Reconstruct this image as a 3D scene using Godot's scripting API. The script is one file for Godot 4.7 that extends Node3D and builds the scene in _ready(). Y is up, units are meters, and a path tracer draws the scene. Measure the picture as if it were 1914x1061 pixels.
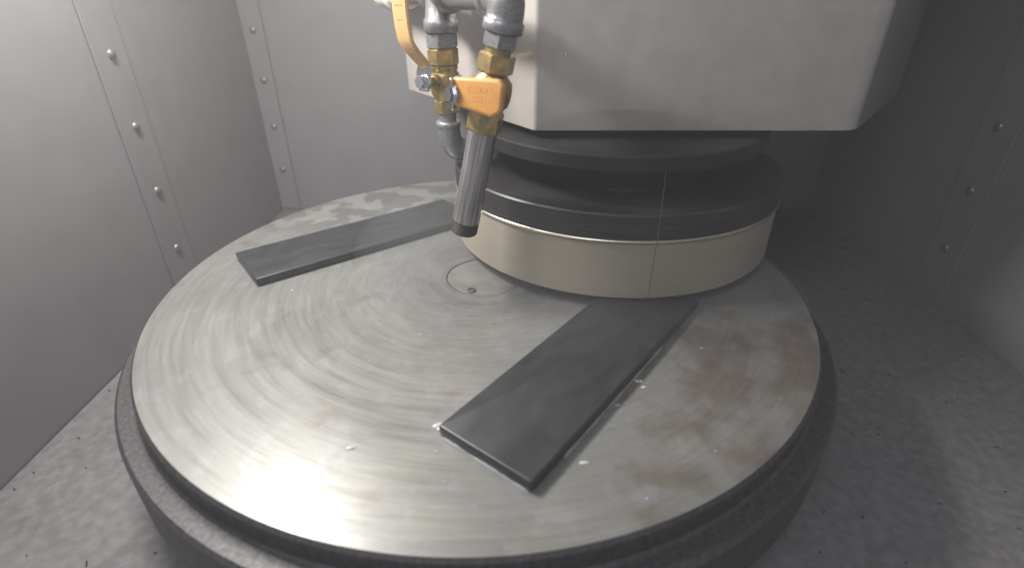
extends Node3D
# Vertical-spindle surface grinder at work: round steel table, grinding wheel, coolant pipework. Metres, y up, table top at y = 0.

const TABLE := Vector3(-0.032, 0.0, -0.549)
const WHEEL := Vector3(0.129, 0.0, -0.676)
var M := {}

# ---------------------------------------------------------------- helpers
func srgb(r: float, g: float, b: float) -> Color:
	return Color(r / 255.0, g / 255.0, b / 255.0)

func mat(called: String, c: Color, rough: float, metal := 0.0) -> StandardMaterial3D:
	var m := StandardMaterial3D.new()
	m.resource_name = called
	m.albedo_color = c
	m.roughness = rough
	m.metallic = metal
	M[called] = m
	return m

func noise_tex(seed_: int, freq: float, size: Vector2i, lo: float, hi: float, octaves := 4, kind := FastNoiseLite.TYPE_SIMPLEX_SMOOTH) -> NoiseTexture2D:
	var n := FastNoiseLite.new()
	n.seed = seed_
	n.noise_type = kind
	n.frequency = freq
	n.fractal_octaves = octaves
	var g := Gradient.new()
	g.set_color(0, Color(lo, lo, lo))
	g.set_color(1, Color(hi, hi, hi))
	var t := NoiseTexture2D.new()
	t.width = size.x
	t.height = size.y
	t.seamless = true
	t.noise = n
	t.color_ramp = g
	return t

func put(called: String, st: SurfaceTool, m: Material, parent: Node = self, xf := Transform3D()) -> MeshInstance3D:
	st.generate_normals()
	var o := MeshInstance3D.new()
	o.name = called
	o.mesh = st.commit()
	o.material_override = m
	parent.add_child(o, true)
	o.transform = xf
	return o

func tag(o: Node, label: String, category := "", group := "", kind := "") -> void:
	if label: o.set_meta("label", label)
	if category: o.set_meta("category", category)
	if group: o.set_meta("group", group)
	if kind: o.set_meta("kind", kind)

func thing(called: String, label: String, category: String, at := Vector3.ZERO, group := "") -> Node3D:
	var o := Node3D.new()
	o.name = called
	add_child(o, true)
	o.position = at
	tag(o, label, category, group)
	return o

func begin() -> SurfaceTool:
	var st := SurfaceTool.new()
	st.begin(Mesh.PRIMITIVE_TRIANGLES)
	return st

func tri(st: SurfaceTool, a: Vector3, b: Vector3, c: Vector3, ua := Vector2.ZERO, ub := Vector2.ZERO, uc := Vector2.ZERO) -> void:
	st.set_uv(ua); st.add_vertex(a)
	st.set_uv(ub); st.add_vertex(b)
	st.set_uv(uc); st.add_vertex(c)

# a, b, c, d clockwise seen from outside
func quad(st: SurfaceTool, a: Vector3, b: Vector3, c: Vector3, d: Vector3, ua := Vector2.ZERO, ub := Vector2.RIGHT, uc := Vector2.ONE, ud := Vector2.DOWN) -> void:
	tri(st, a, b, c, ua, ub, uc)
	tri(st, a, c, d, ua, uc, ud)

# a frame whose y axis runs from a to b
func along(a: Vector3, b: Vector3, spin := 0.0) -> Transform3D:
	var y := (b - a).normalized()
	var x := y.cross(Vector3(0.13, 0.2, 1)).normalized()
	if absf(y.z) > 0.9: x = y.cross(Vector3.UP).normalized()
	var z := x.cross(y).normalized()
	return Transform3D(Basis(x, y, z) * Basis(Vector3.UP, spin), a)

# profile: (radius, height) from bottom to top; every segment has a crease unless smooth
func lathe(st: SurfaceTool, profile: Array, segs := 48, smooth := false) -> void:
	var run := 0.0
	for i in profile.size() - 1:
		var p: Vector2 = profile[i]
		var q: Vector2 = profile[i + 1]
		st.set_smooth_group(0 if smooth else i + 1)
		var nxt := run + p.distance_to(q)
		for k in segs:
			var a0 := TAU * k / segs
			var a1 := TAU * (k + 1) / segs
			var c0 := Vector3(cos(a0), 0, sin(a0))
			var c1 := Vector3(cos(a1), 0, sin(a1))
			var u0 := float(k) / segs
			var u1 := float(k + 1) / segs
			var A := c0 * p.x + Vector3.UP * p.y
			var B := c0 * q.x + Vector3.UP * q.y
			var C := c1 * q.x + Vector3.UP * q.y
			var D := c1 * p.x + Vector3.UP * p.y
			if q.x > 1e-6: tri(st, A, B, C, Vector2(u0, run), Vector2(u0, nxt), Vector2(u1, nxt))
			if p.x > 1e-6: tri(st, A, C, D, Vector2(u0, run), Vector2(u1, nxt), Vector2(u1, run))
		run = nxt

# six-sided nut with chamfered ends, r across the corners
func hexnut(st: SurfaceTool, r: float, y0: float, y1: float, hole := 0.0) -> void:
	var c := r * 0.09
	var rings := [[r * 0.9, y0], [r, y0 + c], [r, y1 - c], [r * 0.9, y1]]
	st.set_smooth_group(-1)
	for i in 3:
		for k in 6:
			var a0 := TAU * k / 6.0
			var a1 := TAU * (k + 1) / 6.0
			var d0 := Vector3(cos(a0), 0, sin(a0))
			var d1 := Vector3(cos(a1), 0, sin(a1))
			quad(st, d0 * rings[i][0] + Vector3.UP * rings[i][1], d0 * rings[i + 1][0] + Vector3.UP * rings[i + 1][1], d1 * rings[i + 1][0] + Vector3.UP * rings[i + 1][1], d1 * rings[i][0] + Vector3.UP * rings[i][1],
				Vector2(k / 6.0, rings[i][1]), Vector2(k / 6.0, rings[i + 1][1]), Vector2((k + 1) / 6.0, rings[i + 1][1]), Vector2((k + 1) / 6.0, rings[i][1]))
	for k in 6:
		var a0 := TAU * k / 6.0
		var a1 := TAU * (k + 1) / 6.0
		var d0 := Vector3(cos(a0), 0, sin(a0)) * r * 0.9
		var d1 := Vector3(cos(a1), 0, sin(a1)) * r * 0.9
		tri(st, Vector3(0, y1, 0), d1 + Vector3.UP * y1, d0 + Vector3.UP * y1)
		tri(st, Vector3(0, y0, 0), d0 + Vector3.UP * y0, d1 + Vector3.UP * y0)

# a round tube along points with a radius at each
func tube(st: SurfaceTool, pts: Array, radii: Array, segs := 28, caps := true) -> void:
	var n := pts.size()
	var up := Vector3(0.31, 0.4, 0.86).normalized()
	var ring := []
	var run := 0.0
	var runs := []
	for i in n:
		var t: Vector3 = (pts[mini(i + 1, n - 1)] - pts[maxi(i - 1, 0)]).normalized()
		up = (up - t * up.dot(t)).normalized()
		var side := t.cross(up)
		var row := []
		for k in segs:
			var a := TAU * k / segs
			row.append(pts[i] + (side * cos(a) + up * sin(a)) * radii[i])
		ring.append(row)
		if i > 0: run += pts[i].distance_to(pts[i - 1])
		runs.append(run)
	st.set_smooth_group(0)
	for i in n - 1:
		for k in segs:
			var k2 := (k + 1) % segs
			quad(st, ring[i][k], ring[i][k2], ring[i + 1][k2], ring[i + 1][k], Vector2(float(k) / segs, runs[i]), Vector2(float(k + 1) / segs, runs[i]), Vector2(float(k + 1) / segs, runs[i + 1]), Vector2(float(k) / segs, runs[i + 1]))
	if caps:
		st.set_smooth_group(1)
		for k in segs:
			var k2 := (k + 1) % segs
			tri(st, pts[0], ring[0][k2], ring[0][k])
			tri(st, pts[n - 1], ring[n - 1][k], ring[n - 1][k2])

# outline with rounded corners (counter-clockwise corners, a radius for each)
func rounded(corners: Array, radii: Array, steps := 6) -> PackedVector2Array:
	var out := PackedVector2Array()
	var n := corners.size()
	for i in n:
		var p: Vector2 = corners[i]
		var a: Vector2 = (corners[(i + n - 1) % n] - p).normalized()
		var b: Vector2 = (corners[(i + 1) % n] - p).normalized()
		var r: float = radii[i]
		if r <= 0.0:
			out.append(p)
			continue
		var half := acos(clampf(a.dot(b), -1, 1)) / 2.0
		var s := p + a * (r / tan(half))
		var e := p + b * (r / tan(half))
		var c := p + (a + b).normalized() * (r / sin(half))
		var a0 := (s - c).angle()
		var a1 := (e - c).angle()
		var d := wrapf(a1 - a0, -PI, PI)
		for k in steps + 1:
			out.append(c + Vector2.from_angle(a0 + d * k / steps) * r)
	return out

func inset(poly: PackedVector2Array, d: float) -> PackedVector2Array:
	var n := poly.size()
	var out := PackedVector2Array()
	for i in n:
		var p := poly[i]
		var e0 := (p - poly[(i + n - 1) % n]).normalized()
		var e1 := (poly[(i + 1) % n] - p).normalized()
		var n0 := Vector2(-e0.y, e0.x)
		var n1 := Vector2(-e1.y, e1.x)
		var m := n0 + n1
		out.append(p + m * (d / maxf(0.3, m.dot(n1))))
	return out

# a plate: outline in x, y (counter-clockwise), thickness from z = 0 to z = t, its edges rounded by bevel
func slab(st: SurfaceTool, poly: PackedVector2Array, t: float, bevel: float, steps := 3) -> void:
	var lo := poly[0]
	var hi := poly[0]
	for p in poly:
		lo = lo.min(p)
		hi = hi.max(p)
	var span := hi - lo
	var top := Vector2(lo.x, hi.y)
	var sp := Vector2(span.x, -span.y)
	var layers := []
	for k in steps + 1:
		var a := PI / 2 * k / steps
		layers.append([inset(poly, bevel * (1 - sin(a))), bevel * (1 - cos(a))])
	for k in steps + 1:
		var a := PI / 2 * (steps - k) / steps
		layers.append([inset(poly, bevel * (1 - sin(a))), t - bevel * (1 - cos(a))])
	var n := poly.size()
	st.set_smooth_group(3)
	for l in layers.size() - 1:
		var A: PackedVector2Array = layers[l][0]
		var B: PackedVector2Array = layers[l + 1][0]
		for i in n:
			var j := (i + 1) % n
			quad(st, Vector3(A[i].x, A[i].y, layers[l][1]), Vector3(B[i].x, B[i].y, layers[l + 1][1]), Vector3(B[j].x, B[j].y, layers[l + 1][1]), Vector3(A[j].x, A[j].y, layers[l][1]),
				(A[i] - top) / sp, (B[i] - top) / sp, (B[j] - top) / sp, (A[j] - top) / sp)
	for side in 2:
		var P: PackedVector2Array = layers[0 if side == 0 else layers.size() - 1][0]
		var z := 0.0 if side == 0 else t
		var idx := Geometry2D.triangulate_polygon(P)
		st.set_smooth_group(3)
		for i in range(0, idx.size(), 3):
			var v := []
			for k in 3: v.append(P[idx[i + k]])
			var ccw: bool = (v[1] - v[0]).cross(v[2] - v[0]) > 0
			if ccw == (side == 1): v.reverse()
			tri(st, Vector3(v[0].x, v[0].y, z), Vector3(v[1].x, v[1].y, z), Vector3(v[2].x, v[2].y, z), (v[0] - top) / sp, (v[1] - top) / sp, (v[2] - top) / sp)

# a bent strip: points, the direction of its width at all of them, widths, thickness
func strip(st: SurfaceTool, pts: Array, wide: Vector3, widths: Array, t: float) -> void:
	var n := pts.size()
	var rows := []
	for i in n:
		var d: Vector3 = (pts[mini(i + 1, n - 1)] - pts[maxi(i - 1, 0)]).normalized()
		var w := (wide - d * wide.dot(d)).normalized()
		var nn := w.cross(d).normalized()
		var h: float = widths[i] / 2.0
		var b := t * 0.28
		var row := []
		for c in [[-h, -t / 2 + b], [-h, t / 2 - b], [-h + b, t / 2], [h - b, t / 2], [h, t / 2 - b], [h, -t / 2 + b], [h - b, -t / 2], [-h + b, -t / 2]]:
			row.append(pts[i] + w * c[0] + nn * c[1])
		rows.append(row)
	var us := [0.0, 0.0, 0.02, 0.98, 1.0, 1.0, 0.98, 0.02]
	for i in n - 1:
		var v0 := float(i) / (n - 1)
		var v1 := float(i + 1) / (n - 1)
		for k in 8:
			st.set_smooth_group(k + 1)
			var k2 := (k + 1) % 8
			quad(st, rows[i][k], rows[i + 1][k], rows[i + 1][k2], rows[i][k2], Vector2(us[k], v0), Vector2(us[k], v1), Vector2(us[k2], v1), Vector2(us[k2], v0))
	for e in [0, n - 1]:
		st.set_smooth_group(20)
		for k in range(1, 7):
			if e == 0: tri(st, rows[e][0], rows[e][k], rows[e][k + 1])
			else: tri(st, rows[e][0], rows[e][k + 1], rows[e][k])

func boxy(st: SurfaceTool, lo: Vector3, hi: Vector3) -> void:
	st.set_smooth_group(-1)
	var v := func(x, y, z): return Vector3(hi.x if x else lo.x, hi.y if y else lo.y, hi.z if z else lo.z)
	for f in [[[0,0,1],[0,1,1],[1,1,1],[1,0,1]], [[1,0,0],[1,1,0],[0,1,0],[0,0,0]], [[1,0,1],[1,1,1],[1,1,0],[1,0,0]], [[0,0,0],[0,1,0],[0,1,1],[0,0,1]], [[0,1,1],[0,1,0],[1,1,0],[1,1,1]], [[0,0,0],[0,0,1],[1,0,1],[1,0,0]]]:
		quad(st, v.call(f[0][0], f[0][1], f[0][2]), v.call(f[1][0], f[1][1], f[1][2]), v.call(f[2][0], f[2][1], f[2][2]), v.call(f[3][0], f[3][1], f[3][2]))

func bezier(a: Vector3, b: Vector3, c: Vector3, d: Vector3, n: int) -> Array:
	var out := []
	for i in n + 1: out.append(a.bezier_interpolate(b, c, d, float(i) / n))
	return out

func repeat(x: float, n: int) -> Array:
	var out := []
	for i in n: out.append(x)
	return out

# ---------------------------------------------------------------- textures
func field(seed_: int, freq: float, octaves := 3) -> FastNoiseLite:
	var n := FastNoiseLite.new()
	n.seed = seed_
	n.frequency = freq
	n.fractal_octaves = octaves
	return n

# what lies on the table top: dried coolant tide marks, rust to the right, ground rings round the middle plug (plan view, 0.74 m square)
func table_stains() -> ImageTexture:
	var S := 1200
	var data := PackedByteArray()
	data.resize(S * S * 3)
	var blotch := field(3, 9.0, 4)
	var tide := field(8, 16.0, 3)
	var rust := field(12, 16.0, 5)
	var fine := field(15, 180.0, 2)
	var film := field(21, 22.0, 4)
	for j in S:
		var z := (float(j) / S - 0.5) * 0.74
		for i in S:
			var x := (float(i) / S - 0.5) * 0.74
			var r := sqrt(x * x + z * z)
			var a := atan2(z, x)
			var b := blotch.get_noise_2d(x, z)
			var v := 0.86 + 0.05 * b + 0.015 * fine.get_noise_2d(x, z)
			var red := 1.0
			var blue := 0.985
			# tide marks: pale crusted islands
			var t := tide.get_noise_2d(x, z)
			var back := smoothstep(-0.10, -0.2, z + 0.4 * x * 0.0)
			if t > 0.06: v += (0.008 + 0.09 * back) * smoothstep(0.06, 0.1, t)
			v += (0.09 * back + 0.008) * maxf(0.0, 1.0 - absf(t - 0.08) / 0.02)
			v -= 0.09 * back * smoothstep(0.02, -0.06, t)
			# worn rings by the plug
			if r < 0.125:
				var wob := r + 0.006 * film.get_noise_2d(x, z)
				v -= 0.17 * smoothstep(0.125, 0.06, wob) * (0.62 + 0.38 * film.get_noise_2d(r * 9.0, 0.4) + 0.16 * sin(wob * 330.0)) * smoothstep(-0.2, 0.25, b + 0.3)
			# rust
			var q := rust.get_noise_2d(x, z) + 0.75 * smoothstep(0.06, 0.22, x) * smoothstep(0.02, 0.14, z) - 0.35
			if q > 0.0:
				var k := minf(1.0, q * 1.5)
				v *= 1.0 - 0.20 * k
				red += 0.07 * k
				blue -= 0.04 * k
			# pale milky, slightly bluish patches left of the work
			var f := film.get_noise_2d(x * 1.3 + 4.0, z) + 0.5 * exp(-pow((x - 0.06) / 0.07, 2) - pow((z - 0.055) / 0.035, 2))
			if f > 0.22:
				var k := smoothstep(0.22, 0.5, f)
				v += 0.035 * k
				blue += 0.02 * k
			# yellow oil smears at the front
			var yel := smoothstep(0.1, 0.4, blotch.get_noise_2d(x * 2.0 + 7.0, z * 2.0)) * smoothstep(0.2, 0.3, z)
			blue -= 0.035 * yel
			v = clampf(v, 0.0, 1.0)
			var o := (j * S + i) * 3
			data[o] = int(255 * clampf(v * red, 0, 1))
			data[o + 1] = int(255 * v)
			data[o + 2] = int(255 * clampf(v * blue, 0, 1))
	# single scratches left by the grinding, arcs about the middle
	var rng := RandomNumberGenerator.new()
	rng.seed = 77
	for n in 150:
		var r := 0.06 + 0.29 * rng.randf()
		var a0 := rng.randf() * TAU
		var length := 0.04 + 0.3 * rng.randf() * rng.randf()
		var strength := rng.randf_range(-16.0, 26.0)
		var drift := rng.randf_range(-0.004, 0.004)
		var steps := int(length / 0.0009) + 2
		for i in steps:
			var f := float(i) / steps
			var a := a0 + f * length / r
			var rr := r + drift * f
			var x := int((cos(a) * rr / 0.74 + 0.5) * S)
			var y := int((sin(a) * rr / 0.74 + 0.5) * S)
			var o := (clampi(y, 0, S - 1) * S + clampi(x, 0, S - 1)) * 3
			for c in 3: data[o + c] = clampi(data[o + c] + int(strength * sin(f * PI)), 0, 255)
	return ImageTexture.create_from_image(Image.create_from_data(S, S, false, Image.FORMAT_RGB8, data))

# rows of worn, half legible stamped characters; each is a list of strokes on a 4 x 6 grid
func stamped(w: int, h: int, base: Color, ink: Color, rows: Array) -> ImageTexture:
	var im := Image.create(w, h, false, Image.FORMAT_RGB8)
	im.fill(base)
	var glyphs := [[[0,0,0,6],[0,0,4,0],[4,0,4,6]], [[0,6,2,0],[2,0,4,6],[1,4,3,4]], [[0,0,0,6],[0,6,4,6],[4,6,4,0]], [[0,0,0,6],[0,0,4,0],[0,3,3,3],[0,6,4,6]], [[2,0,2,6]], [[0,0,4,0],[4,0,4,6],[4,6,0,6],[0,6,0,0]], [[0,0,0,6],[0,6,4,6]], [[0,0,4,6],[4,0,0,6]]]
	var n := field(5, 0.09, 2)
	for row in rows:
		# row: x, y, character size, glyph numbers, turned
		var at := Vector2(row[0], row[1])
		var s: float = row[2]
		for g in row[3]:
			if g >= 0:
				for k in glyphs[g]:
					var p := Vector2(k[0], k[1]) * s
					var q := Vector2(k[2], k[3]) * s
					if row[4]:
						p = Vector2(6 * s - p.y, p.x)
						q = Vector2(6 * s - q.y, q.x)
					var steps := int(p.distance_to(q) * 2) + 1
					for i in steps + 1:
						var c := at + p.lerp(q, float(i) / steps)
						for dx in range(-1, 2):
							for dy in range(-1, 2):
								var x := int(c.x) + dx
								var y := int(c.y) + dy
								if x >= 0 and y >= 0 and x < w and y < h and n.get_noise_2d(x, y) < 0.25:
									im.set_pixel(x, y, base.lerp(ink, 0.8 if dx == 0 or dy == 0 else 0.5))
			at += Vector2(0, 6.2 * s) if row[4] else Vector2(6.2 * s, 0)
	return ImageTexture.create_from_image(im)

func materials() -> void:
	var m := mat("table_steel", Color(0.66, 0.66, 0.66), 0.5, 0.3)
	m.albedo_texture = noise_tex(2, 0.024, Vector2i(1024, 1024), 0.90, 1.0, 5)
	m.uv1_scale = Vector3(1, 3, 1)
	m.roughness_texture = noise_tex(4, 0.02, Vector2i(512, 512), 0.5, 1.0, 4)
	m.roughness = 0.5
	m.heightmap_enabled = true
	m.heightmap_texture = noise_tex(6, 0.05, Vector2i(1024, 1024), 0.0, 1.0, 4)
	m.heightmap_scale = 0.0022
	m.clearcoat_enabled = true
	m.clearcoat = 0.6
	m.clearcoat_roughness = 0.22
	m.clearcoat_texture = noise_tex(7, 0.012, Vector2i(512, 512), 0.1, 1.0, 4)
	m.detail_enabled = true
	m.detail_blend_mode = BaseMaterial3D.BLEND_MODE_MUL
	m.detail_uv_layer = BaseMaterial3D.DETAIL_UV_2
	m.detail_albedo = table_stains()

	m = mat("rim_steel", Color(0.44, 0.43, 0.44), 0.5, 0.5)
	m.uv1_triplanar = true
	m.uv1_scale = Vector3(14, 5, 14)
	m.albedo_texture = noise_tex(31, 0.03, Vector2i(512, 512), 0.6, 1.0, 6)

	m = mat("work_steel", Color(0.235, 0.243, 0.258), 0.42, 0.15)
	m.uv1_triplanar = true
	m.uv1_scale = Vector3(3, 6, 6)
	m.clearcoat_enabled = true
	m.clearcoat = 0.7
	m.clearcoat_roughness = 0.36
	m.clearcoat_texture = noise_tex(43, 0.010, Vector2i(512, 512), 0.0, 1.0, 3)
	m.albedo_texture = noise_tex(41, 0.008, Vector2i(1024, 1024), 0.78, 1.0, 5)
	m.roughness_texture = noise_tex(42, 0.008, Vector2i(512, 512), 0.5, 1.0, 4)
	m.roughness = 0.55

	m = mat("abrasive", Color(0.66, 0.63, 0.57), 0.85)
	m.albedo_texture = noise_tex(51, 0.03, Vector2i(512, 512), 0.92, 1.0, 4)
	m.uv1_scale = Vector3(0.6, 40, 1)
	m.heightmap_enabled = true
	m.heightmap_texture = noise_tex(52, 0.2, Vector2i(512, 512), 0.0, 1.0, 2)
	m.heightmap_scale = 0.01

	m = mat("dark_steel", Color(0.33, 0.33, 0.335), 0.42, 0.5)
	m.albedo_texture = noise_tex(55, 0.03, Vector2i(512, 512), 0.6, 1.0, 4)
	m.uv1_scale = Vector3(0.6, 30, 1)
	mat("bright_edge", Color(0.8, 0.78, 0.72), 0.3, 0.9)
	m = mat("black_paint", Color(0.115, 0.115, 0.12), 0.75)
	m.albedo_texture = noise_tex(57, 0.03, Vector2i(256, 256), 0.6, 1.0, 4)
	m.uv1_triplanar = true
	m.uv1_scale = Vector3.ONE * 8

	m = mat("housing_paint", srgb(194, 188, 183), 0.12)
	m.metallic_specular = 0.7
	m.uv1_triplanar = true
	m.uv1_scale = Vector3.ONE * 5
	m.albedo_texture = noise_tex(61, 0.012, Vector2i(512, 512), 0.93, 1.0, 5)
	m.roughness_texture = noise_tex(62, 0.01, Vector2i(512, 512), 0.7, 1.0, 4)
	m.clearcoat_enabled = true
	m.clearcoat = 1.0
	m.clearcoat_roughness = 0.05

	m = mat("wall_paint", srgb(146, 145, 149), 0.5)
	m.uv1_triplanar = true
	m.uv1_world_triplanar = true
	m.uv1_scale = Vector3.ONE * 2.2
	m.albedo_texture = noise_tex(71, 0.01, Vector2i(512, 512), 0.95, 1.0, 5)

	m = mat("pan_paint", srgb(140, 138, 140), 0.45)
	m.uv1_triplanar = true
	m.uv1_scale = Vector3.ONE * 3
	m.albedo_texture = noise_tex(73, 0.02, Vector2i(1024, 1024), 0.78, 1.0, 4)
	m.roughness_texture = noise_tex(74, 0.008, Vector2i(512, 512), 0.25, 1.0, 4)
	m.roughness = 0.7

	m = mat("galvanised", Color(0.70, 0.70, 0.715), 0.42, 0.6)
	m.uv1_triplanar = true
	m.uv1_scale = Vector3.ONE * 18
	m.albedo_texture = noise_tex(81, 0.03, Vector2i(512, 512), 0.72, 1.0, 3, FastNoiseLite.TYPE_CELLULAR)
	m.roughness_texture = noise_tex(82, 0.02, Vector2i(256, 256), 0.6, 1.0, 4)

	m = mat("brass", srgb(214, 190, 132), 0.28, 0.75)
	m.uv1_triplanar = true
	m.uv1_scale = Vector3.ONE * 16
	m.albedo_texture = noise_tex(85, 0.02, Vector2i(256, 256), 0.66, 1.0, 5)

	m = mat("pipe_steel", Color(0.86, 0.85, 0.85), 0.26, 0.72)
	m.albedo_texture = noise_tex(91, 0.025, Vector2i(512, 512), 0.55, 1.0, 4)
	m.uv1_scale = Vector3(2, 1.0, 1)
	mat("thread_steel", Color(0.24, 0.23, 0.23), 0.5, 0.6)
	mat("chrome", Color(0.86, 0.86, 0.88), 0.16, 1.0)
	var base := srgb(212, 153, 82)
	m = mat("orange_vinyl", Color.WHITE, 0.42)
	m.albedo_texture = stamped(256, 180, base, srgb(140, 88, 38), [[22, 46, 5.0, [6, -1], false], [22, 92, 5.0, [2], false], [84, 46, 4.4, [3, 5, 7, 1, 4, -1], false], [84, 88, 4.4, [4, 5, 5, 4, 0, 4], false], [212, 62, 4.0, [3], false]])
	m.clearcoat_enabled = true
	m.clearcoat = 0.4
	m.clearcoat_roughness = 0.25
	m = mat("tan_vinyl", Color.WHITE, 0.5)
	m.albedo_texture = stamped(96, 512, srgb(204, 166, 116), srgb(120, 88, 52), [[24, 40, 8.0, [3, 1, 2, 5, 2, 6, -1, 4, 0], true]])
	m = mat("rubber", Color(0.03, 0.03, 0.032), 0.6)
	m.heightmap_enabled = true
	m.heightmap_texture = noise_tex(95, 0.1, Vector2i(256, 256), 0.0, 1.0)
	m.heightmap_scale = 0.02
	mat("white_plastic", srgb(238, 233, 224), 0.4)
	mat("foam", srgb(196, 198, 198), 0.25)
	m = mat("coolant", Color(0.93, 0.95, 0.95, 0.12), 0.06)
	m.transparency = BaseMaterial3D.TRANSPARENCY_ALPHA
	m = mat("coolant_film", Color(0.80, 0.82, 0.83, 0.45), 0.3)
	m.transparency = BaseMaterial3D.TRANSPARENCY_ALPHA
	m = mat("unseen_lamp_glow", Color.WHITE, 0.5)
	m.emission_enabled = true
	m.emission = Color(1.0, 0.95, 0.86)
	m.emission_energy_multiplier = 3.0
	m = mat("unseen_ceiling_glow", Color.WHITE, 0.5)
	m.emission_enabled = true
	m.emission = Color(0.97, 0.98, 1.0)
	m.emission_energy_multiplier = 2.0

func box_thing(called: String, m: Material, lo: Vector3, hi: Vector3, parent: Node = self) -> MeshInstance3D:
	var st := begin()
	boxy(st, lo, hi)
	return put(called, st, m, parent)

# ---------------------------------------------------------------- scene
func _ready() -> void:
	# camera
	var cam := Camera3D.new()
	cam.name = "camera"
	add_child(cam)
	cam.position = Vector3(0, 0.30, 0)
	cam.rotation_degrees = Vector3(-29.5, 0, 0)
	cam.fov = 55.9
	cam.near = 0.02
	cam.far = 20.0
	var lens := CameraAttributesPhysical.new()
	lens.frustum_focal_length = 22.62
	lens.frustum_focus_distance = 0.57
	lens.frustum_near = 0.02
	lens.frustum_far = 20.0
	lens.exposure_aperture = 4.0
	cam.attributes = lens
	# surroundings and exposure
	var we := WorldEnvironment.new()
	we.name = "surroundings"
	var e := Environment.new()
	e.background_mode = Environment.BG_COLOR
	e.background_color = Color(0.46, 0.46, 0.48)
	e.tonemap_mode = Environment.TONE_MAPPER_LINEAR
	e.tonemap_exposure = 1.28
	e.volumetric_fog_enabled = true
	e.volumetric_fog_density = 0.0
	e.fog_enabled = true
	e.fog_density = 0.14
	e.fog_light_color = Color(0.95, 0.95, 0.96)
	e.sdfgi_enabled = true
	e.ssao_enabled = true
	e.ssil_enabled = true
	we.environment = e
	add_child(we)
	materials()
	lamps()
	setting()
	table()
	workpieces()
	wheel()
	housing()
	pipework()
	small_things()

func lamps() -> void:
	# lamp out of view at the upper left, placed to light housing side and table
	var at := Vector3(-0.40, 0.58, -0.54)
	var t := thing("unseen_machine_lamp", "unseen long tube lamp at the upper left, placed to light the housing side and the table", "lamp", at)
	var st := begin()
	lathe(st, [Vector2(0, -0.15), Vector2(0.014, -0.15), Vector2(0.014, 0.15), Vector2(0, 0.15)], 20)
	put("lamp_tube", st, M.unseen_lamp_glow, t, Transform3D(Basis(Vector3.RIGHT, PI / 2), Vector3.ZERO))
	box_thing("lamp_bracket", M.galvanised, Vector3(-0.03, 0.02, -0.17), Vector3(0.03, 0.03, 0.17), t)
	box_thing("hanger", M.galvanised, Vector3(-0.006, 0.03, -0.006), Vector3(0.006, 0.25, 0.006), t)
	var l := AreaLight3D.new()
	l.name = "unseen_machine_lamp_light"
	l.area_size = Vector2(0.06, 0.30)
	l.light_color = Color(1.0, 0.985, 0.96)
	l.light_energy = 0.62
	l.shadow_enabled = true
	l.area_range = 5.0
	add_child(l)
	l.position = at + Vector3(0.012, -0.016, 0)
	l.look_at(at + Vector3(0.6, -0.8, 0.0), Vector3(0, 0, 1))
	# unseen ceiling light behind the camera, placed to light the housing front
	var p := Vector3(-0.55, 1.7, 0.8)
	var c := thing("unseen_ceiling_lamp", "unseen square lamp panel behind the camera, placed to light the housing front", "lamp", p)
	box_thing("lamp_panel", M.unseen_ceiling_glow, Vector3(-0.4, 0.0, -0.4), Vector3(0.4, 0.03, 0.4), c)
	var a := AreaLight3D.new()
	a.name = "unseen_ceiling_lamp_light"
	a.area_size = Vector2(0.8, 0.8)
	a.light_color = Color(0.96, 0.98, 1.0)
	a.light_energy = 0.8
	a.shadow_enabled = true
	a.area_range = 8.0
	add_child(a)
	a.position = p - Vector3(0, 0.02, 0)
	a.look_at(p + Vector3(0, -1, 0), Vector3.FORWARD)

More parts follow.
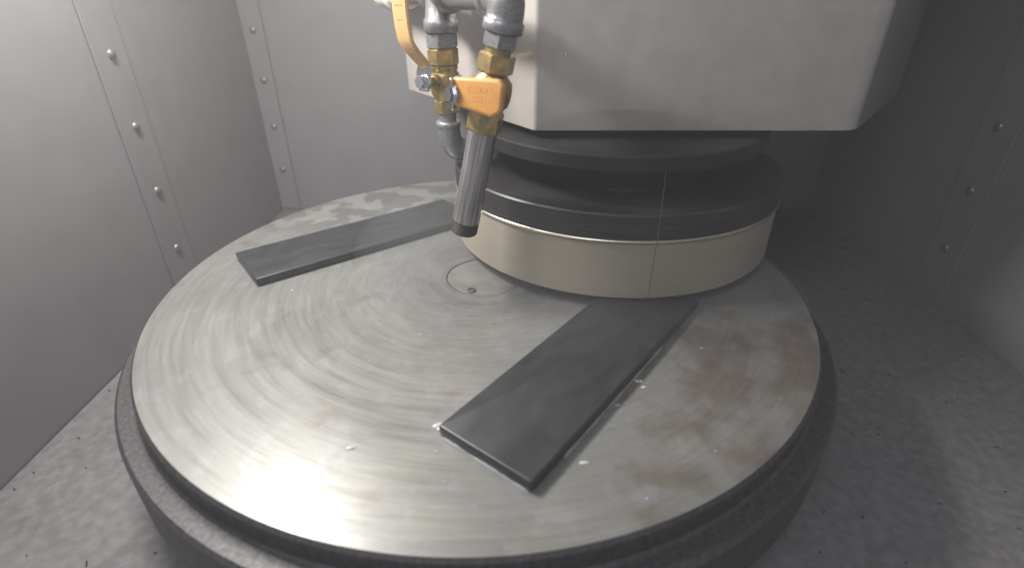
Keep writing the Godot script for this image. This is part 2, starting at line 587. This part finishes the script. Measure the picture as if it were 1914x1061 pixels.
func setting() -> void:
	for w in [["back_wall", Vector3(-0.60, -0.19, -1.16), Vector3(0.80, 0.85, -1.12), "wall_paint"], ["wall_left", Vector3(-0.54, -0.19, -1.118), Vector3(-0.51, 0.85, 0.10), "wall_paint"],
			["wall_right", Vector3(0.66, -0.19, -1.118), Vector3(0.69, 0.85, 0.10), "wall_paint"], ["pan_floor", Vector3(-0.508, -0.19, -1.118), Vector3(0.658, -0.14, 0.10), "pan_paint"],
			["enclosure_roof", Vector3(-0.60, 0.852, -1.16), Vector3(0.80, 0.87, -0.25), "wall_paint"]]:
		var o := box_thing(w[0], M[w[3]], w[1], w[2])
		tag(o, "", "", "", "structure")
	# overlapped sheet joints with their screws
	var joints := [["wall_left", Vector3(-0.5085, -0.19, -0.76), Vector3(-0.5065, 0.85, -0.70), Vector3(1, 0, 0)], ["wall_right", Vector3(0.6555, -0.19, -0.76), Vector3(0.6575, 0.85, -0.70), Vector3(-1, 0, 0)], ["back_wall", Vector3(-0.5095, -0.138, -1.1175), Vector3(-0.47, 0.85, -1.1155), Vector3(0, 0, 1)]]
	for j in joints:
		var wall := get_node(j[0])
		var strip_ := box_thing("sheet_joint", M.wall_paint, j[1], j[2], wall)
		var mid: Vector3 = (j[1] + j[2]) * 0.5
		for i in 7:
			var s := begin()
			lathe(s, [Vector2(0.0062, 0.0), Vector2(0.0062, 0.0016), Vector2(0.0045, 0.0034), Vector2(0, 0.0040)], 16, true)
			var p: Vector3 = Vector3(mid.x, -0.05 + 0.09 * i, mid.z) + j[3] * 0.001
			put("screw", s, M.galvanised, strip_, along(p, p + Vector3(j[3])))
	# swarf and grit washed into the pan
	var rng := RandomNumberGenerator.new()
	rng.seed = 4
	var g := begin()
	for i in 420:
		var a := rng.randf() * TAU
		var r := 0.38 + 0.26 * pow(rng.randf(), 0.8)
		var p := TABLE + Vector3(cos(a) * r, -0.1398, sin(a) * r)
		if p.x < -0.5 or p.x > 0.65 or p.z > 0.08: continue
		var d := Vector3(cos(a * 7.0 + i), 0, sin(a * 7.0 + i)) * (0.0008 + 0.0035 * pow(rng.randf(), 3.0))
		var w := Vector3(-d.z, 0, d.x).normalized() * (0.0006 + 0.001 * rng.randf())
		var h := Vector3(0, 0.0006 + 0.0012 * rng.randf(), 0)
		g.set_smooth_group(-1)
		quad(g, p - d - w, p - d * 0.6 + h, p + d * 0.6 + h, p + d - w)
		quad(g, p + d + w, p + d * 0.6 + h, p - d * 0.6 + h, p - d + w)
	tag(put("swarf", g, M.rim_steel), "dark swarf and grit scattered over the pan round the table", "swarf", "", "stuff")

func table() -> void:
	var t := thing("grinding_table", "round ground steel machine table with scratched wet top and centre plug", "machine table", TABLE)
	var st := begin()
	st.set_smooth_group(0)
	var segs := 144
	var rs := [0.0446, 0.09, 0.14, 0.19, 0.24, 0.29, 0.33, 0.351]
	for i in rs.size() - 1:
		for k in segs:
			var a0 := TAU * k / segs
			var a1 := TAU * (k + 1) / segs
			var v := []
			for q in [[rs[i], a0, 0], [rs[i + 1], a0, 0], [rs[i + 1], a1, 1], [rs[i], a1, 1]]:
				var p := Vector3(cos(q[1] - 1.0) * q[0], 0, sin(q[1] - 1.0) * q[0])
				v.append([p, Vector2(float(k + q[2]) / segs, q[0] / 0.36), Vector2(p.x / 0.74 + 0.5, p.z / 0.74 + 0.5)])
			for ix in [0, 1, 2, 0, 2, 3]:
				st.set_uv(v[ix][1])
				st.set_uv2(v[ix][2])
				st.add_vertex(v[ix][0])
	put("tabletop", st, M.table_steel, t)
	st = begin()
	lathe(st, [Vector2(0.345, -0.1405), Vector2(0.345, -0.075), Vector2(0.372, -0.075), Vector2(0.372, -0.026), Vector2(0.369, -0.023), Vector2(0.356, -0.022), Vector2(0.3535, -0.020), Vector2(0.3535, -0.003), Vector2(0.351, -0.0002)], 144)
	put("rim", st, M.rim_steel, t)
	st = begin()
	lathe(st, [Vector2(0.0446, 0.0), Vector2(0.0446, -0.004), Vector2(0.0432, -0.004), Vector2(0.0432, -0.0006)], 72)
	put("plug_groove", st, M.black_paint, t)
	st = begin()
	st.set_smooth_group(0)
	for k in 72:
		var a0 := TAU * k / 72
		var a1 := TAU * (k + 1) / 72
		for p in [Vector3.ZERO, Vector3(cos(a0), 0, sin(a0)) * 0.0432, Vector3(cos(a1), 0, sin(a1)) * 0.0432]:
			st.set_uv(Vector2(p.x * 2 + 0.2, p.z * 2 + 0.3))
			st.set_uv2(Vector2(p.x / 0.74 + 0.72, p.z / 0.74 + 0.62))
			st.add_vertex(p + Vector3(0, -0.0006, 0))
	var plug := put("centre_plug", st, M.table_steel, t)
	st = begin()
	lathe(st, [Vector2(0.0052, 0.0), Vector2(0.0052, 0.0016), Vector2(0.0044, 0.0022), Vector2(0.0030, 0.0022), Vector2(0.0028, 0.0006), Vector2(0, 0.0006)], 24)
	put("screw", st, M.rim_steel, plug, Transform3D(Basis(), Vector3(-0.0135, -0.0006, 0.0335)))

func workpieces() -> void:
	var d := Vector2(0.612, -0.791)
	var o := thing("steel_plate", "dark steel plate lying diagonally at the front, its far end under the wheel", "steel plate", Vector3(0.0705, 0, -0.3890), "steel plates on the round table")
	var st := begin()
	# x runs along the plate, y across it
	slab(st, rounded([Vector2(-0.15, -0.0435), Vector2(0.15, -0.0435), Vector2(0.15, 0.0435), Vector2(-0.15, 0.0435)], [0.003, 0.002, 0.002, 0.002], 4), 0.0098, 0.0018)
	put("plate_body", st, M.work_steel, o, Transform3D(Basis(Vector3.RIGHT, -PI / 2), Vector3(0, 0.0004, 0)))
	o.rotation.y = atan2(-d.y, d.x)
	var c := o.duplicate()
	c.name = "steel_plate_001"
	add_child(c, true)
	c.position = Vector3(-0.196, 0, -0.650)
	c.rotation.y = atan2(0.62, 0.785)
	tag(c, "dark steel plate at the back left of the table, behind the coolant nozzle", "steel plate", "steel plates on the round table")

func wheel() -> void:
	var t := thing("grinding_disc", "large beige grinding wheel with dark steel mount ring under the housing", "grinding wheel", WHEEL)
	var st := begin()
	lathe(st, [Vector2(0.15, 0.0134), Vector2(0.1998, 0.0134), Vector2(0.201, 0.0146), Vector2(0.201, 0.0765)], 160)
	put("abrasive_ring", st, M.abrasive, t)
	st = begin()
	lathe(st, [Vector2(0.201, 0.0766), Vector2(0.2028, 0.0772), Vector2(0.2028, 0.0782), Vector2(0.2012, 0.0794)], 160, true)
	put("clamp_band", st, M.bright_edge, t)
	st = begin()
	lathe(st, [Vector2(0.2012, 0.0794), Vector2(0.2012, 0.1045), Vector2(0.1995, 0.1062), Vector2(0.14, 0.1062)], 160)
	put("mount_ring", st, M.dark_steel, t)
	st = begin()
	lathe(st, [Vector2(0.128, 0.1062), Vector2(0.128, 0.138)], 96)
	put("neck", st, M.black_paint, t)
	st = begin()
	lathe(st, [Vector2(0.128, 0.138), Vector2(0.174, 0.138), Vector2(0.176, 0.140), Vector2(0.176, 0.1535), Vector2(0.1745, 0.155), Vector2(0.10, 0.155), Vector2(0.10, 0.166)], 128)
	put("flange", st, M.black_paint, t)

func housing() -> void:
	var t := thing("spindle_housing", "tall glossy grey-white machine housing above the grinding wheel", "machine housing", Vector3(0.129, 0.1635, -0.566))
	var st := begin()
	# plan outline, y of the outline = -z
	slab(st, rounded([Vector2(-0.106, 0.0), Vector2(0.23, 0.0), Vector2(0.40, 0.20), Vector2(0.40, 0.53), Vector2(-0.30, 0.53), Vector2(-0.279, 0.246)], [0.007, 0.03, 0.03, 0.01, 0.01, 0.02], 8), 0.60, 0.0012)
	put("housing_shell", st, M.housing_paint, t, Transform3D(Basis(Vector3.RIGHT, -PI / 2), Vector3.ZERO))
	for p in [[-0.1055, 0.101, 0.0021], [-0.105, 0.094, 0.0015], [-0.0755, 0.073, 0.0017]]:
		st = begin()
		lathe(st, [Vector2(p[2], 0.0), Vector2(p[2] * 0.8, 0.0005), Vector2(0, 0.0007)], 9, true)
		put("paint_chip", st, M.foam, t, Transform3D(Basis(Vector3.RIGHT, PI / 2).scaled(Vector3(0.7, 1.6, 1)), Vector3(p[0], p[1], 0.0002 if p[0] > -0.1 else -0.002)))

func fitting(parent: Node, called: String, a: Vector3, b: Vector3, m: Material, profile: Array, spin := 0.0, smooth := false, segs := 40) -> MeshInstance3D:
	# profile heights run 0..1 from a to b
	var len := a.distance_to(b)
	var st := begin()
	var p := []
	for q in profile: p.append(Vector2(q[0], q[1] * len))
	lathe(st, p, segs, smooth)
	return put(called, st, m, parent, along(a, b, spin))

func nut(parent: Node, called: String, a: Vector3, b: Vector3, r: float, m: Material, spin := 0.0) -> MeshInstance3D:
	var st := begin()
	hexnut(st, r, 0, a.distance_to(b))
	return put(called, st, m, parent, along(a, b, spin))

func pipework() -> void:
	var t := thing("coolant_pipework", "galvanised coolant pipes with two brass ball valves hanging beside the housing", "coolant pipes")
	# axis of the front branch (a) and the rear branch (b): a point of each at a height
	var fa := func(y: float) -> Vector3: return Vector3(-0.0085 - (0.262 - y) * 0.220, y, -0.5 - (0.262 - y) * 0.03)
	var fb := func(y: float) -> Vector3: return Vector3(-0.0755 + (0.2526 - y) * 0.018, y, -0.63)
	var hy := 0.289
	var A := Vector3(-0.004, hy, -0.497)
	var B := Vector3(-0.0735, hy, -0.63)
	var dir := (B - A).normalized()
	# header: from the elbow to the tee and on to the back left
	fitting(t, "header_pipe", A + dir * 0.024, B - dir * 0.018, M.galvanised, [[0.0133, 0], [0.0133, 1]])
	fitting(t, "header_pipe", B + dir * 0.018, B + dir * 0.19, M.galvanised, [[0.0133, 0], [0.0133, 1]])
	fitting(t, "union_fitting", B + dir * 0.105, B + dir * 0.20, M.white_plastic, [[0, 0], [0.016, 0.0], [0.0185, 0.06], [0.0185, 0.5], [0.022, 0.54], [0.022, 0.96], [0.02, 1], [0, 1]])
	# tee
	var tee := begin()
	tube(tee, [B - dir * 0.027, B - dir * 0.0265, B - dir * 0.018, B - dir * 0.0165, B + dir * 0.0165, B + dir * 0.018, B + dir * 0.0265, B + dir * 0.027], [0.0165, 0.018, 0.018, 0.0162, 0.0162, 0.018, 0.018, 0.0165], 36)
	tube(tee, [B, fb.call(0.2655), fb.call(0.264), fb.call(0.2535), fb.call(0.2526)], [0.0158, 0.016, 0.0182, 0.0182, 0.0168], 36)
	put("tee_fitting", tee, M.galvanised, t)
	# elbow of the front branch
	var el := begin()
	var down: Vector3 = (fa.call(0.26) - fa.call(0.28)).normalized()
	var E0: Vector3 = fa.call(0.2625)
	var E1 := A + dir * 0.03
	var curve := bezier(E0 - down * 0.010, E0 - down * 0.026, E1 - dir * 0.026, E1 - dir * 0.010, 14)
	var pts := [E0, E0 - down * 0.0008, E0 - down * 0.0088, E0 - down * 0.0098] + curve + [E1 - dir * 0.0098, E1 - dir * 0.0088, E1 - dir * 0.0008, E1]
	tube(el, pts, [0.0165, 0.0176, 0.0176, 0.0160] + repeat(0.0158, 15) + [0.0160, 0.0176, 0.0176, 0.0165], 36)
	put("elbow", el, M.galvanised, t)
	# ---- front valve
	nut(t, "hex_bush", fa.call(0.2500), fa.call(0.2628), 0.0158, M.galvanised, 0.35)
	var v := Node3D.new()
	v.name = "ball_valve"
	t.add_child(v, true)
	v.set_meta("label", "front brass valve with its orange handle")
	fitting(v, "thread_neck", fa.call(0.2450), fa.call(0.2502), M.brass, [[0.0115, 0], [0.0115, 1]])
	nut(v, "hex_end", fa.call(0.2300), fa.call(0.2455), 0.0166, M.brass, 0.15)
	fitting(v, "valve_body", fa.call(0.1975), fa.call(0.2302), M.brass, [[0.0125, 0], [0.0132, 0.08], [0.0180, 0.22], [0.0190, 0.4], [0.0190, 0.6], [0.0178, 0.8], [0.0120, 0.97], [0.0115, 1]], 0.0, true)
	nut(v, "hex_end", fa.call(0.1790), fa.call(0.1978), 0.0168, M.brass, 0.15)
	# butterfly handle: a thick vinyl wing in front of the body, its hub with the stem nut at the left
	var hs := begin()
	slab(hs, rounded([Vector2(-0.0245, -0.0085), Vector2(0.014, -0.0165), Vector2(0.0230, -0.0120), Vector2(0.0240, 0.0105), Vector2(0.019, 0.0150), Vector2(-0.0245, 0.0145)], [0.003, 0.005, 0.006, 0.005, 0.004, 0.003], 5), 0.0085, 0.0032, 4)
	var hb := Basis(Vector3.UP, -0.42) * Basis(Vector3.RIGHT, -0.20)
	put("handle", hs, M.orange_vinyl, v, Transform3D(hb, Vector3(-0.0262, 0.2135, -0.4795)))
	hs = begin()
	slab(hs, rounded([Vector2(-0.016, -0.012), Vector2(0.008, -0.012), Vector2(0.008, 0.015), Vector2(-0.016, 0.015)], [0.004, 0.002, 0.002, 0.004], 4), 0.003, 0.001)
	put("handle_hub", hs, M.chrome, v, Transform3D(Basis(Vector3.UP, -PI / 2 - 0.3), Vector3(-0.0485, 0.2135, -0.488)))
	var sn := Vector3(-0.0500, 0.2150, -0.4840)
	var sd := Vector3(-0.85, 0.05, 0.5).normalized()
	fitting(v, "washer", sn, sn + sd * 0.002, M.chrome, [[0, 0], [0.0085, 0], [0.0085, 1], [0, 1]])
	nut(v, "stem_nut", sn + sd * 0.002, sn + sd * 0.007, 0.0066, M.chrome, 0.4)
	fitting(v, "stem", fa.call(0.2135) , sn, M.brass, [[0.006, 0], [0.006, 1]])
	# nozzle
	var nz := fitting(t, "nozzle_pipe", fa.call(0.0890), fa.call(0.1792), M.pipe_steel, [[0.0138, 0], [0.0138, 1]], 0.0, false, 64)
	var th := begin()
	var prof := [Vector2(0.0090, 0.012), Vector2(0.0090, 0.0), Vector2(0.0122, 0.0), Vector2(0.0129, 0.0006)]
	for i in 8:
		prof.append(Vector2(0.0131, 0.0012 + i * 0.0016))
		prof.append(Vector2(0.0136, 0.0020 + i * 0.0016))
	prof.append(Vector2(0.0138, 0.0139))
	lathe(th, prof, 56)
	put("threaded_end", th, M.thread_steel, nz, Transform3D(Basis(), Vector3(0, -0.0138, 0)))
	# ---- rear valve
	nut(t, "hex_bush", fb.call(0.2370), fb.call(0.2530), 0.0172, M.galvanised, 0.25)
	var w := Node3D.new()
	w.name = "ball_valve"
	t.add_child(w, true)
	w.set_meta("label", "rear brass valve with its long tan lever")
	nut(w, "hex_end", fb.call(0.2195), fb.call(0.2372), 0.0168, M.brass, 0.1)
	fitting(w, "valve_body", fb.call(0.1835), fb.call(0.2198), M.brass, [[0.0125, 0], [0.0135, 0.06], [0.0158, 0.2], [0.0172, 0.35], [0.0172, 0.62], [0.0158, 0.78], [0.0140, 0.85], [0.0155, 0.9], [0.0150, 1]], 0.0, true)
	nut(w, "hex_end", fb.call(0.1690), fb.call(0.1838), 0.0142, M.brass, 0.1)
	var pv := Vector3(-0.0937, 0.2069, -0.600)
	var pd := Vector3(-0.55, 0.12, 0.83).normalized()
	fitting(w, "stem", fb.call(0.204), pv, M.brass, [[0.0075, 0], [0.0075, 0.6], [0.005, 0.62], [0.005, 1]])
	fitting(w, "stem_nut_washer", pv, pv + pd * 0.002, M.chrome, [[0, 0], [0.0092, 0], [0.0092, 0.7], [0.0082, 1], [0, 1]])
	nut(w, "stem_nut", pv + pd * 0.002, pv + pd * 0.008, 0.0068, M.chrome, 0.3)
	var wide := Vector3(0.86, 0.0, 0.50)
	var ls := begin()
	var lp := [Vector3(-0.0940, 0.1975, -0.6005), Vector3(-0.0938, 0.2065, -0.6005), Vector3(-0.0930, 0.2160, -0.6000), Vector3(-0.0910, 0.2235, -0.5990), Vector3(-0.0925, 0.2275, -0.5980)]
	strip(ls, lp, wide, [0.012, 0.0185, 0.0185, 0.0160, 0.0150], 0.0032)
	put("lever_plate", ls, M.chrome, w)
	ls = begin()
	var q0 := Vector3(-0.0905, 0.2225, -0.599)
	lp = bezier(q0, q0 + Vector3(-0.006, 0.009, 0.003), Vector3(-0.1050, 0.2400, -0.590), Vector3(-0.1075, 0.2500, -0.590), 8) + [Vector3(-0.1088, 0.2600, -0.590), Vector3(-0.1095, 0.2750, -0.590), Vector3(-0.1098, 0.2950, -0.590), Vector3(-0.1098, 0.3250, -0.590)]
	strip(ls, lp, wide, [0.0145, 0.0150, 0.0155, 0.0160, 0.0165, 0.0170, 0.0175, 0.0180, 0.0185, 0.0188, 0.0192, 0.0196, 0.0200], 0.0052)
	put("lever", ls, M.tan_vinyl, w)
	# nipple, lower elbow and the pipe on to the wheel
	fitting(t, "nipple", fb.call(0.158), fb.call(0.1692), M.galvanised, [[0.0098, 0], [0.0098, 1]])
	var F0: Vector3 = fb.call(0.160)
	var F1 := Vector3(-0.036, 0.1215, -0.645)
	var fd := Vector3(0.95, -0.10, -0.28).normalized()
	var fe := begin()
	var dn := Vector3(0.02, -1, 0).normalized()
	curve = bezier(F0 + dn * 0.008, F0 + dn * 0.034, F1 - fd * 0.032, F1 - fd * 0.008, 14)
	pts = [F0, F0 + dn * 0.0006, F0 + dn * 0.0062, F0 + dn * 0.0072] + curve + [F1 - fd * 0.0072, F1 - fd * 0.0062, F1 - fd * 0.0006, F1]
	tube(fe, pts, [0.0130, 0.0142, 0.0142, 0.0132] + repeat(0.0132, 15) + [0.0132, 0.0142, 0.0142, 0.0130], 32)
	put("elbow", fe, M.galvanised, t)

func small_things() -> void:
	# unseen box, conduit, post and stop, placed to be mirrored in the glossy housing front
	var sw := thing("unseen_switch_box", "unseen pale box with an upright conduit, placed to be mirrored in the housing front", "switch box", Vector3(0.183, 0.095, 0.09))
	var bs := begin()
	slab(bs, rounded([Vector2(-0.034, -0.023), Vector2(0.034, -0.023), Vector2(0.034, 0.023), Vector2(-0.034, 0.023)], [0.004, 0.004, 0.004, 0.004], 3), 0.03, 0.002)
	put("box_body", bs, M.white_plastic, sw)
	fitting(sw, "conduit", Vector3(0.028, 0.0225, 0.012), Vector3(0.034, 0.60, 0.012), M.white_plastic, [[0.006, 0], [0.006, 1]])
	fitting(sw, "conduit", Vector3(0.0, -0.0225, 0.012), Vector3(0.0, -0.235, 0.012), M.white_plastic, [[0.006, 0], [0.006, 1]])
	var po := thing("unseen_post", "unseen upright pale post, placed to be mirrored in the housing front", "post", Vector3(0.275, -0.14, 0.09))
	box_thing("post_bar", M.white_plastic, Vector3(-0.026, 0.0, 0.0), Vector3(0.026, 0.90, 0.03), po)
	box_thing("unseen_door_stop", M.white_plastic, Vector3(0.0262, 0.17, 0.002), Vector3(0.12, 0.248, 0.026), po)
	# thin rod that draws a dark scratch line in front of the wheel
	var st := begin()
	tube(st, [Vector3(0.1146, 0.0105, -0.3880), Vector3(0.121, 0.045, -0.409), Vector3(0.1345, 0.110, -0.450), Vector3(0.1475, 0.1560, -0.4995)], [0.00032, 0.00032, 0.00032, 0.00032], 6)
	tag(put("thin_dark_line", st, M.thread_steel), "thin dark scratch line in front of the wheel down to the front plate", "line")
	# coolant gathered along the edges of the front plate
	var bead := begin()
	var br := RandomNumberGenerator.new()
	br.seed = 23
	var d := Vector3(0.612, 0, -0.791)
	var across := Vector3(0.791, 0, 0.612)
	var mid := Vector3(0.0705, 0, -0.3890)
	for side in [[mid - d * 0.148 - across * 0.0437, d, 0.21], [mid - d * 0.1502 - across * 0.041, across, 0.082], [mid - d * 0.11 + across * 0.0437, d, 0.17]]:
		var pts := []
		var rad := []
		var n := int(side[2] / 0.004)
		for i in n + 1:
			pts.append(side[0] + side[1] * (side[2] * i / n) + Vector3(0, 0.0002, 0))
			rad.append((0.0004 if i == 0 or i == n else 0.0011 + 0.0011 * br.randf() * br.randf() + 0.0006 * sin(i * 0.7)))
		tube(bead, pts, rad, 10)
	tag(put("coolant_bead", bead, M.coolant_film), "milky coolant gathered along the edges of the front steel plate", "coolant", "", "stuff")
	# spray mist where the wheel meets the table
	var fm := FogMaterial.new()
	fm.resource_name = "mist"
	fm.density = 0.9
	fm.albedo = Color(0.95, 0.96, 0.98)
	for f in [[Vector3(0.09, 0.02, -0.47), Vector3(0.42, 0.11, 0.20)], [Vector3(-0.06, 0.03, -0.56), Vector3(0.24, 0.14, 0.22)]]:
		var fog := FogVolume.new()
		fog.name = "coolant_mist"
		fog.shape = RenderingServer.FOG_VOLUME_SHAPE_ELLIPSOID
		fog.size = f[1]
		fog.material = fm
		add_child(fog, true)
		fog.position = f[0]
		tag(fog, "thin mist of coolant hanging over the table where the wheel turns", "mist", "coolant mist round the wheel", "stuff")
	# drops and foam of coolant that stand on the table and the plates
	var rng := RandomNumberGenerator.new()
	rng.seed = 11
	st = begin()
	var spots := [[Vector3(-0.1193, 0.0003, -0.2843), 0.0024], [Vector3(0.0517, 0.0003, -0.2702), 0.0020], [Vector3(-0.0569, 0.0003, -0.3073), 0.0030], [Vector3(-0.0545, 0.0003, -0.3040), 0.0022], [Vector3(0.109, 0.0003, -0.360), 0.0022], [Vector3(0.112, 0.0003, -0.352), 0.0015], [Vector3(0.086, 0.0003, -0.33), 0.0014]]
	for i in 26:
		var a := rng.randf() * TAU
		var r := 0.06 + 0.28 * sqrt(rng.randf())
		spots.append([TABLE + Vector3(cos(a) * r, 0.0003, sin(a) * r), 0.0005 + 0.0008 * rng.randf() * rng.randf()])
	st.set_smooth_group(0)
	for s in spots:
		var ang := rng.randf() * TAU
		var n := 9
		var rows := []
		for q in [[1.0, 0.0], [0.75, 0.28], [0.3, 0.4]]:
			var row := []
			for k in n:
				var a := TAU * k / n
				var w: float = s[1] * q[0] * (1.0 + 0.25 * sin(a * 2.0 + ang) )
				row.append(s[0] + Vector3(cos(a + ang) * w * 1.5, s[1] * q[1], sin(a + ang) * w))
			rows.append(row)
		for i in 2:
			for k in n:
				var k2 := (k + 1) % n
				quad(st, rows[i][k], rows[i + 1][k], rows[i + 1][k2], rows[i][k2])
		for k in range(1, n - 1): tri(st, rows[2][0], rows[2][k + 1], rows[2][k])
	tag(put("coolant_drops", st, M.foam), "pale drops and foam of coolant scattered on the round table", "coolant", "", "stuff")
